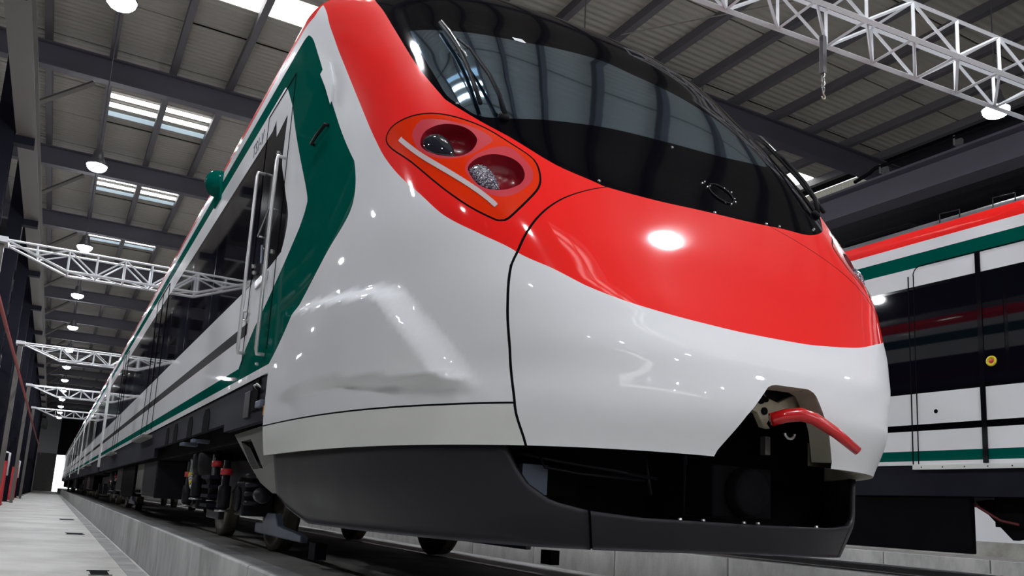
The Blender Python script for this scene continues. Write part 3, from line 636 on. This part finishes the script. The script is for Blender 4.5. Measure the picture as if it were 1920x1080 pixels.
# ---- side skirts of the leading car and equipment under the floor
def side_skirt(y0, y1, z0, z1, name='underframe_skirt'):
    return MB().box(1.115, 1.16, y0, y1, z0, z1).build(name, M['skirt'], train)
sk = side_skirt(5.18, 6.60, .47, .765); side_skirt(6.60, 11.4, .53, .765); side_skirt(11.4, YEND, .42, .765)
MB().box(2*C-1.16, 2*C-1.115, 5.18, YEND, .42, .765).build('underframe_skirt', M['skirt'], train)
MB().box(1.10, 1.13, 5.42, 5.60, .55, .75).build('recess_shade_panel', M['gap'], sk); MB().box(1.085, 1.115, 5.24, 5.40, .555, .60).build('step_bracket', M['bluegrey'], sk, bevel=.006)  # flat dark panel carries the shade of the recess in its colour
MB().tube([(1.10, 5.30, .68), (1.07, 5.31, .70), (1.07, 5.40, .70), (1.10, 5.42, .68)], .008, 6).build('lifting_handle', M['silver'], sk, True)
MB().box(1.105, 1.12, 5.185, 5.235, .50, .56).build('side_reflector', M['orange'], sk)
MB().box(1.10, 1.118, 5.66, 5.84, .52, .70).build('access_plate', M['defl'], sk, bevel=.004)
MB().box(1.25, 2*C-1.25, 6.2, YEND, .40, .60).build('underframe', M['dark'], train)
for y0, y1, z0, x0, m in ((11.9, 13.6, -.10, 1.22, 'steel'), (13.9, 14.9, -.06, 1.24, 'fairing'), (15.1, 17.6, -.12, 1.22, 'dark'), (17.9, 19.4, -.05, 1.23, 'steel')):
    MB().box(x0, 2*C-x0, y0, y1, z0, .41).build('equipment_case', M[m], train, bevel=.02)
for k in range(6): MB().box(1.22, 1.24, 13.95+k*.16, 14.05+k*.16, -.05, .0).build('case_louvre', M['gap'], train)

# ---- bogie (prototype in world coordinates for the front one)
def bogie(parent, xc, yc):
    b = MB()
    for sx in (-1, 1):
        x = xc+sx*1.02
        b.prism([(x-.06, yc-1.75, .14), (x-.06, yc-1.0, .16), (x-.06, yc-.6, .02), (x-.06, yc+.6, .02), (x-.06, yc+1.0, .16), (x-.06, yc+1.75, .14), (x-.06, yc+1.75, .28), (x-.06, yc+.9, .32), (x-.06, yc-.9, .32), (x-.06, yc-1.75, .28)], (.12, 0, 0))
    b.box(xc-1.0, xc+1.0, yc-.25, yc+.25, .02, .30)
    fr = b.build('bogie', M['steel'], parent, bevel=.01)
    for sy in (-1, 1):
        ya = yc+sy*1.25
        MB().tube([(xc-.95, ya, -.03), (xc+.95, ya, -.03)], .07, 12).build('axle', M['steel'], fr, True)
        for sx in (-1, 1):
            MB().lathe((xc+sx*.69, ya, -.03), (sx, 0, 0), [(0, .43), (.028, .43), (.03, .428), (.10, .427), (.135, .425), (.137, .36), (.10, .34), (.10, .14), (.16, .12), (.17, .03)], 36).build('wheel', M['wheel'], fr, True)
            bx = MB(); bx.box(xc+sx*1.0-.13, xc+sx*1.0+.13, ya-.16, ya+.16, -.17, .12); bx.lathe((xc+sx*1.13, ya, -.03), (sx, 0, 0), [(0, .11), (.03, .10), (.035, .02)], 16)
            bx.build('axle_box', M['steel'], fr, bevel=.02)
            sp_ = MB()
            for k in range(4): sp_.lathe((xc+sx*1.05, ya+.26*sy, -.08+k*.075), (0, 0, 1), [(0, .085), (.02, .095), (.04, .085)], 14)
            sp_.build('spring', M['steel'], fr, True)
    for sx in (-1, 1):
        x = xc+sx*1.22
        for y, z0, z1, m in ((yc-1.05, -.13, .30, 'steel'), (yc-.55, -.05, .42, 'steel'), (yc+.55, -.05, .42, 'steel'), (yc+1.15, -.13, .34, 'steel')):
            d = MB().lathe((x, y, z0), (0, 0, 1), [(0, .03), (.02, .055), (.2, .055), (.21, .035), (z1-z0, .03)], 14).build('damper', M[m], fr, True)
            MB().lathe((x, y, z0+.30), (0, 0, 1), [(0, .052), (.055, .052)], 14).build('damper_band', M['redband'], d, True)
            MB().lathe((x, y, z0-.02), (0, 0, 1), [(0, .065), (.02, .065)], 14).build('damper_collar', M['silver'], d, True)
        for y in (yc-.1, yc+.25): MB().lathe((x-.06*sx, y, .18), (0, 0, 1), [(0, .15), (.08, .17), (.20, .17), (.24, .12)], 20).build('air_spring', M['rubber'], fr, True)
        rg = MB(); yg = yc-1.25; xg = xc+sx*.93
        rg.prism([(xg-.03, yg-1.45, -.31), (xg-.03, yg+.05, -.31), (xg-.03, yg+.05, -.22), (xg-.03, yg-.25, -.21), (xg-.03, yg-.35, -.13), (xg-.03, yg-.62, -.13), (xg-.03, yg-.75, -.22), (xg-.03, yg-1.45, -.26)], (.06, 0, 0))
        rg.build('rail_guard', M['bluegrey'], fr, bevel=.01)
        MB().box(xg-.03, xg+.05, yg-1.85, yg-1.70, -.40, -.29).build('guard_plate', M['col'], fr)
        st = MB()
        for k in range(4): st.box(x-.10, x-.02, yc-.82, yc-.42, -.12+k*.085, -.09+k*.085)
        st.build('step_plate', M['skirt'], fr)
        MB().box(x-.02, x+.03, yc-1.0, yc-.35, -.22, -.14).build('brake_beam', M['steel'], fr, bevel=.01)
        MB().tube([(x-.02, yc+.85, .36), (x, yc+.92, .30), (x+.0, yc+.98, .18), (x, yc+.90, .10), (x, yc+.78, .06)], .032, 8).build('air_hose', M['hose'], fr, True)
        for k in range(5): MB().lathe((x, yc+.97-k*.045, .19-k*.028), (0, -.8, -.55), [(0, .044), (.018, .044)], 12).build('hose_ring', M['silver'] if k % 3 else M['yellow'], fr, True)
        MB().tube([(x-.05, yc-.6, .36), (x-.03, yc-.5, .25), (x-.03, yc-.52, .12), (x-.04, yc-.6, .05)], .008, 6).build('air_pipe', M['fairing'], fr, True)
    return fr
bogie(train, C, 8.65)
for y0, y1, z0 in ((8.05, 8.20, .49), (8.75, 8.95, .49)): MB().box(1.10, 1.26, y0, y1, z0-.03, z0).build('damper_seat', M['bluegrey'], train)
for y, w_ in ((7.5, .34), (8.45, .30), (9.5, .30), (10.2, .26)):
    MB().prism([(1.11, y-w_/2, .52), (1.11, y+w_/2, .52), (1.11, y+w_/2, .66), (1.11, y+w_*.25, .72), (1.11, y-w_*.25, .72), (1.11, y-w_/2, .66)], (.004, 0, 0)).build('cutout_shade_patch', M['gap'], train)  # flush dark patches: shade of the openings put in by colour
bogie(train, C, 21.8)

# ---- the following cars
def strips(parent, xc, y0, y1, lv, pane_len, xs=(-1, 1), zskirt=.42, pm_off=0., mul=True):
    W = lambda z: float(np.interp(z, ZWc, WWc))
    names = [('white_strip', 'white'), ('green_stripe', 'green'), ('white_strip', 'white'), ('black_stripe', 'black'), ('white_strip', 'white'), ('window_band', 'mullion'), ('white_strip', 'white'), ('green_stripe', 'green'), ('white_strip', 'white'), ('red_livery', 'red')]
    out = {}
    for k, (nm, mm) in enumerate(names):
        z0, z1 = lv[k], lv[k+1]; zz = np.linspace(z0, z1, 6 if k == 9 else 2)
        for sx in xs:
            V = [(xc+sx*W(z+pm_off), y, z) for z in zz for y in (y0, y1)]; n = len(zz)
            o = meshobj(nm, V, [(2*i, 2*i+1, 2*i+3, 2*i+2)[::(1 if sx < 0 else -1)] for i in range(n-1)], M[mm], parent, k == 9)
            if nm == 'window_band':
                np_ = int((y1-y0-.3)/pane_len)
                for q in range(np_):
                    MB().box(*sorted((xc+sx*(W(2)+.004), xc+sx*(W(2)-.02))), y0+.15+q*pane_len+.02, y0+.15+(q+1)*pane_len-.02, z0+.03, z1-.03).build('side_window', M['pane'], o)
    zz = np.linspace(lv[10], 3.62-pm_off, 6)
    V = [(xc+sx*W(z+pm_off), y, z) for sx in (-1, 1) for z in zz for y in (y0, y1)]; V[10:12] = [(xc, y0, 3.62-pm_off), (xc, y1, 3.62-pm_off)]
    meshobj('roof_sheet', V, [(o+2*i, o+2*i+1, o+2*i+3, o+2*i+2) for o in (0, 12) for i in range(5)], M['roofgrey'], parent, True)
    for sx in xs: MB().box(*sorted((xc+sx*1.455, xc+sx*1.41)), y0, y1, zskirt, lv[0]).build('underframe_skirt', M['skirt'], parent)
    for y in (y0, y1):
        V = [(xc-W(z+pm_off), y, z) for z in (lv[0], 3.05, 3.22, 3.4, 3.55)]+[(xc+W(z+pm_off), y, z) for z in (3.55, 3.4, 3.22, 3.05, lv[0])]
        meshobj('end_wall', V, [tuple(range(10))], M['roofgrey'], parent)
    MB().box(xc-1.3, xc+1.3, y0+.2, y1-.2, .38, lv[0]).build('underframe', M['dark'], parent)
LV1 = [.765, .82, .91, 1.14, 1.23, 1.52, 2.66, 2.88, 3.02, 3.13, 3.30]
V = [(C-float(np.interp(z, ZWc, WWc)), YEND, z) for z in (.765, 3.05, 3.22, 3.4, 3.55)]+[(C+float(np.interp(z, ZWc, WWc)), YEND, z) for z in (3.55, 3.4, 3.22, 3.05, .765)]
meshobj('end_wall', V, [tuple(range(10))], M['roofgrey'], train)
ys = [(25.3, 42.8), (43.5, 61.0), (61.7, 79.2), (79.9, 101.)]
for i, (a, b) in enumerate(ys):
    MB().box(C-1.25, C+1.25, a-.72, a+.02, .7, 3.2).build('gangway_bellows', M['rubber'], train)
    for y in (a-.70, a-.02): MB().box(C-1.49, C-1.40, y, y+.03, .55, 3.1).build('lit_edge_strip', M['chrome'], train)  # lit edges of the car ends, put in as pale strips
    strips(train, C, a, b, LV1, 1.66)
    for y in (a+5, a+11.2):
        d = MB()
        for q in (0, .72, 1.44): d.box(1.093, 1.101, y+q-.01, y+q+.01, .80, 2.84)
        d2 = d.build('passenger_door_seal', M['chrome'], train); MB().box(.99, 1.14, y-.12, y+1.5, .69, .725).build('door_step', M['fairing'], d2)
    for y in (a+2.6, b-2.6):
        for q in (-1.25, 1.25):
            for sx in (-1, 1): MB().lathe((C+sx*.69, y+q, -.03), (sx, 0, 0), [(0, .43), (.03, .43), (.03, .428), (.13, .425), (.135, .34), (.10, .32), (.10, .12), (.15, .03)], 20).build('wheel', M['wheel'], train, True)
        MB().box(C-1.1, C+1.1, y-1.7, y+1.7, .02, .34).build('bogie_frame', M['steel'], train, bevel=.03)
        for q in (-1.25, 1.25): MB().box(C-1.2, C+1.2, y+q-.14, y+q+.14, -.17, .12).build('axle_box', M['steel'], train)
    for q in range(3): MB().box(1.25, 2*C-1.25, a+5+q*2.9, a+7.4+q*2.9, -.08, .40).build('equipment_case', M['steel' if q % 2 else 'dark'], train, bevel=.02)

# ================================================================== SECOND TRAIN
C2 = 9.27
t2 = thing('passenger_train', 'white and green train side on the right track, with dark windows and yellow door button', 'train', (C2, 4, ZP))
LV2 = [.691, .733, .836, 1.044, 1.112, 1.437, 2.595, 2.80, 2.954, 3.076, 3.24]
strips(t2, C2, -9., 36., LV2, 1.9, pm_off=.06, zskirt=.38)
sd = 7.8
def side(y0, y1, z0, z1, name, m, parent=t2, d=.006): return MB().box(sd-d, sd+.01, y0, y1, z0, z1).build(name, M[m], parent)
dseal = MB(); dseal.box(sd-.005, sd+.01, 5.463, 5.475, .70, 2.72); dseal.box(sd-.005, sd+.01, 5.402, 5.412, .70, 2.72); dseal.box(sd-.005, sd+.01, 3.98, 3.99, .70, 2.72)
arc = [(sd-.002, 5.41-.09+.09*math.cos(a), 2.72+.09*math.sin(a)) for a in np.linspace(0, math.pi/2, 8)]+[(sd-.002, 4.07, 2.81), (sd-.002, 3.99, 2.72)]
dseal.tube(arc, .006, 4); ds = dseal.build('door_seal', M['gap'], t2)
side(4.675, 4.725, .70, 2.805, 'door_gap_rubber', 'mullion', ds, .012)
sill = side(3.95, 5.46, .645, .690, 'door_sill', 'white_low', ds, .03)
for k in range(6): MB().lathe((sd-.03, 5.36-k*.23, .667), (-1, 0, 0), [(0, .007), (.004, .006)], 8).build('sill_screw', M['gap'], sill)
bt = MB().lathe((sd-.002, 4.605, 1.68), (-1, 0, 0), [(0, .052), (.012, .050), (.014, .032), (.006, .030)], 24).build('door_button', M['yellow'], t2, True)
MB().lathe((sd-.008, 4.605, 1.68), (-1, 0, 0), [(0, .022), (.008, .018), (.010, .005)], 16).build('button_cap', M['bezel'], bt, True)
MB().lathe((sd, 5.20, 1.237), (-1, 0, 0), [(0, .022), (.004, .020)], 14).build('door_lock', M['gap'], t2)
eq = MB().box(sd+.04, sd+.13, 4.91, 8.6, -.17, .40).build('equipment_case', M['dark'], t2, bevel=.01)
MB().box(sd+.03, sd+.05, 6.62, 6.98, -.12, .30).build('case_door', M['skirt'], eq); MB().box(sd+.03, sd+.05, 7.05, 7.5, -.12, .30).build('case_door', M['skirt'], eq)
for y in (6.8, 7.2): MB().box(sd+.02, sd+.035, y-.03, y+.03, .02, .05).build('case_plate', M['bracket'], eq)
bogie(t2, C2, 2.75)
b2 = MB(); b2.prism([(sd+.2, 4.95, .34), (sd+.2, 4.80, .36), (sd+.2, 4.42, .02), (sd+.2, 4.60, -.02)], (.1, 0, 0)); b2.prism([(sd+.2, 4.55, .34), (sd+.2, 4.40, .34), (sd+.2, 4.25, .12), (sd+.2, 4.40, .05)], (.1, 0, 0)); b2.box(sd+.18, sd+.34, 4.48, 4.75, .10, .38)
b2.build('brake_linkage', M['dark'], t2, bevel=.006)
MB().tube([(sd+.12, 5.0, .36), (sd+.12, 4.85, .27), (sd+.12, 4.66, .16), (sd+.14, 4.5, .13)], .013, 8).build('brake_hose', M['hosered'], t2, True)
for y in (5.15, 4.58):
    MB().tube([(sd+.10, y, 3.20), (sd+.10, y, 3.36), (sd+.10, y-.22, 3.345), (sd+.10, y-.22, 3.22)], .008, 6).build('roof_rail', M['steel'], t2)
MB().box(sd+.25, sd+.9, 5.6, 6.5, 3.36, 3.44).build('roof_equipment', M['dark'], t2, bevel=.02)

# ================================================================== HALL FITTINGS
def lattice(name, x0, x1, y, zt, zb, dp, label, taper=1.25, rot=0., th=.036, step=.62, tip=0., mast=-1.62, front=1.0):
    t = thing(name, label, 'lattice girder', ((x0+x1)/2, y, zb))
    def R(p):
        xm = (x0+x1)/2; c, s_ = math.cos(rot), math.sin(rot); return (xm+(p[0]-xm)*c-(p[1]-y)*s_, y+(p[0]-xm)*s_+(p[1]-y)*c, p[2])
    def chord(name, a, b, th_=None): MB().bar(R(a), R(b), th_ or th).build(name, M['galv'], t)
    xa = x0+taper
    for yy in (y, y+dp):
        chord('top_chord', (x0, yy, zt), (x1, yy, zt)); chord('bottom_chord', (xa, yy, zb), (x1-tip, yy, zb), th*1.25*(front if yy == y else 1))
        if taper: chord('end_brace', (x0, yy, zt), (xa, yy, zb), th*1.1)
        if tip: chord('end_brace', (x1, yy, zt), (x1-tip, yy, zb))
    n = max(2, round((x1-tip-xa)/step)); dx = (x1-tip-xa)/n
    for i in range(n+1):
        x = xa+i*dx
        for yy in (y, y+dp): chord('post', (x, yy, zb), (x, yy, zt), th*.85)
        chord('cross_bar', (x, y, zb), (x, y+dp, zb), th*.7); chord('cross_bar', (x, y, zt), (x, y+dp, zt), th*.7)
        if i < n:
            for yy in (y, y+dp):
                a, b = ((x, zt), (x+dx, zb)) if i % 2 == 0 else ((x, zb), (x+dx, zt))
                chord('diagonal', (a[0], yy, a[1]), (b[0], yy, b[1]), th*.75)
            chord('diagonal', (x, y, zb), (x+dx, y+dp, zb), th*.6)
    MB().box(mast-.08, mast+.08, y+.17, y+.33, ZF, zt+.06).build('mast', M['girder'], t); MB().box(mast-.15, mast+.15, y-.03, y+dp+.03, zt-.06, zt+.06).build('mast_head', M['galv'], t)
    if taper:
        xq = x0+taper*.5
        for yy in (y, y+dp): chord('post', (xq, yy, (zt+zb)/2), (xq, yy, zt), th*.8); chord('diagonal', (xq, yy, (zt+zb)/2), (xa, yy, zt), th*.7)
    return t
for k, lab in enumerate(['nearest of the pale lattice booms reaching from the left columns over the train', 'second pale lattice boom from the front, reaching over the train',
                         'third pale lattice boom from the front, bright and small', 'dim fourth lattice boom from the front, far down the hall']):
    lattice('lattice_boom', -1.52, 3.6, 20.4+15*k, 5.18, 4.70, .5, lab, tip=1.0)
lattice('lattice_boom', 4.25, 11.65, 4.477, 5.09, 4.70, .5, 'big white lattice girder at the upper right, over the second train', taper=0, rot=math.radians(-4.9), th=.034, step=.617, mast=11.6, front=1.05)
hk = thing('chain_hook', 'chain hook hanging from the white lattice girder at the upper right', 'hook', (5.95, 5.0, 4.05))
MB().box(5.925, 5.975, 4.98, 5.03, 4.28, 4.672).build('chain_bag', M['purlin'], hk, bevel=.006)
for k in range(4): MB().tube([(5.95+.022*math.cos(a)*(1 if k % 2 else .3), 5.005+.022*math.cos(a)*(.3 if k % 2 else 1), 4.26-k*.045+.03*math.sin(a)) for a in np.linspace(0, 2*math.pi, 11)], .006, 5, False).build('chain_link', M['silver'], hk)
MB().tube([(5.95, 5.005, 4.10), (5.95, 5.005, 4.07), (5.975, 5.005, 4.05), (5.965, 5.005, 4.02), (5.94, 5.005, 4.02), (5.925, 5.005, 4.045)], .008, 6).build('hook', M['bracket'], hk, True)
# steel columns along the walkway with a runway girder, conductor rail and red cabinets
cols = ['nearest dark column on the left edge, at the nearest lattice boom', 'second dark column on the left edge, behind the nearest lattice boom', 'third dark column on the left edge, by the red cabinet', 'fourth dark column on the left, its foot visible on the floor',
        'fifth dark column on the left beside the bright doorway']
for k in range(-4, 14):
    y = 23.0+7.5*k
    lab = cols[k] if 0 <= k < 5 else ('dark steel column of the left row standing beyond the photo edge' if k < 0 else 'far dark steel columns of the left row near the doorway')
    t = thing('steel_column', lab, 'column', (-2.1, y, ZF), None if 0 <= k < 5 else ('columns beyond the edge' if k < 0 else 'far columns'))
    c = MB(); c.box(-2.30, -1.90, y, y+.03, ZF, ZR-.93); c.box(-2.30, -1.90, y+.37, y+.40, ZF, ZR-.93); c.box(-2.12, -2.08, y+.03, y+.37, ZF, ZR-.93); c.build('shaft', M['col'], t)
    MB().box(-2.4, -1.8, y-.1, y+.5, ZF, ZF+.04).build('base_plate', M['col'], t)
    MB().bar((-1.95, y+.2, ZR-2.25), (-.35, y+.2, ZR-1.0), .10).build('knee_brace', M['girder'], t)
    MB().box(-1.90, -1.45, y+.05, y+.35, 8.35, 8.559).build('bracket', M['col'], t)
g = MB(); g.box(-1.86, -1.42, Y0+1, Y1-1, 8.56, 8.62); g.box(-1.66, -1.62, Y0+1, Y1-1, 8.62, 9.1); g.box(-1.86, -1.42, Y0+1, Y1-1, 9.1, 9.16)
tag(g.build('runway_girder', M['girder']), 'long pale steel runway girder along the left column row', 'girder')
tag(MB().tube([(-1.40, 10, 3.70), (-1.40, 120, 3.70)], .045, 8).build('conductor_rail', mat('rail_red', (.42, .05, .04), .5)), 'thin red conductor rail running along the left columns', 'rail')
for k, (y, lab) in enumerate(((43.5, 'red fire cabinet at the left edge of the photo'), (58.5, 'small red fire cabinet beside the fourth left column'))):
    t = thing('fire_cabinet', lab, 'cabinet', (-1.95, y, ZF)); MB().box(-2.2, -1.75, y, y+.45, ZF, .95).build('body', M['redband'], t, bevel=.02)
    MB().box(-2.15, -1.80, y-.012, y, -.8, .8).build('door', mat('cabinet_red', (.6, .03, .04), .4), t); MB().tube([(-1.72, y+.1, .3), (-1.72, y+.1, 1.3), (-1.9, y+.1, 1.35)], .05, 8).build('pipe', M['galv'], t, True)
rk = thing('pipe_rack', 'dark pipes and cable trays behind the left columns', 'pipe rack', (-3.2, 40, ZF))
for x, z, r in ((-2.6, 4.6, .07), (-2.75, 5.3, .05), (-2.5, 3.4, .06), (-3.0, 6.2, .09)): MB().tube([(x, 12, z), (x, 120, z)], r, 8).build('pipe', M['galv'] if r == .05 else M['purlin'], rk)
for y in range(20, 90, 4): MB().box(-3.2, -2.3, y, y+.06, 4.4, 4.46).build('tray_arm', M['purlin'], rk); MB().box(-2.62, -2.52, y, y+.1, ZF, 6.4).build('upright', M['col'], rk)
# right-hand crane girder
g = MB(); g.box(17.7, 18.3, Y0+1, 100, 8.30, 8.37); g.box(17.97, 18.03, Y0+1, 100, 8.37, 9.0); g.box(17.7, 18.3, Y0+1, 100, 9.0, 9.06); g.box(18.03, 18.34, Y0+1, 100, 8.9, 8.95)
tag(g.build('crane_girder', M['beam']), 'broad dark crane girder above the roof of the second train', 'girder')
for k in range(6):
    y = 8+15*k
    t = thing('steel_column', 'dark column under the right-hand crane girder, hidden behind the second train', 'column', (18.6, y, ZF), 'columns under the crane girder')
    MB().box(18.4, 18.8, y, y+.4, ZF, ZR-.92).build('shaft', M['col'], t); MB().box(18.1, 18.4, y+.05, y+.35, 7.9, 8.299).build('bracket', M['col'], t)
t = thing('girder_pipe', 'thin dark pipe clipped above the right-hand crane girder', 'pipe', (17.8, 12, 9.3)); MB().tube([(17.6, 6, 9.25), (17.6, 13.2, 9.25), (17.65, 13.4, 9.2), (17.7, 13.9, 9.13)], .05, 8).build('tube', M['dark'], t)
for y in (8, 11, 13): MB().box(17.56, 17.9, y, y+.05, 9.061, 9.3).build('clip', M['silver'], t)
for k, (a, b, lab) in enumerate((((9.0, 12.6, 9.7), (13.2, 7.0, 9.9), 'thin cable slung across the right roof under the purlins'), ((8.6, 10.5, 9.8), (10.6, 10.3, 9.9), 'short thin cable beside the hook under the right roof'))):
    tag(MB().tube([a, tuple((p+q)/2-(.08 if i == 2 else 0) for i, (p, q) in enumerate(zip(a, b))), b], .012, 5).build('cable', M['girder']), lab, 'cable')
# floor drains along the walkway
for x0, x1, y, lab in ((.44, .80, 29.4, 'far dark drain slot in the walkway floor'), (.48, .79, 20.85, 'middle dark drain slot in the walkway floor'), (.58, .78, 11.55, 'near dark drain slot at the bottom edge of the walkway')):
    t = thing('floor_drain', lab, 'drain', ((x0+x1)/2, y, ZF)); MB().box(x0, x1, y-.28, y+.28, ZF-.01, ZF+.006).build('grate', M['gap'], t)
    MB().box(x0-.03, x1+.03, y-.31, y-.28, ZF-.01, ZF+.01).build('frame', M['steel'], t); MB().box(x0-.03, x1+.03, y+.28, y+.31, ZF-.01, ZF+.01).build('frame', M['steel'], t)
tag(MB().box(.98, 1.20, -8, 140, ZF-.005, ZF+.004).build('gutter', concrete('gutter_stain', (.34, .34, .33), (.13, .13, .125), 1.4)), 'stained gutter strip at the foot of the kerb', 'gutter')
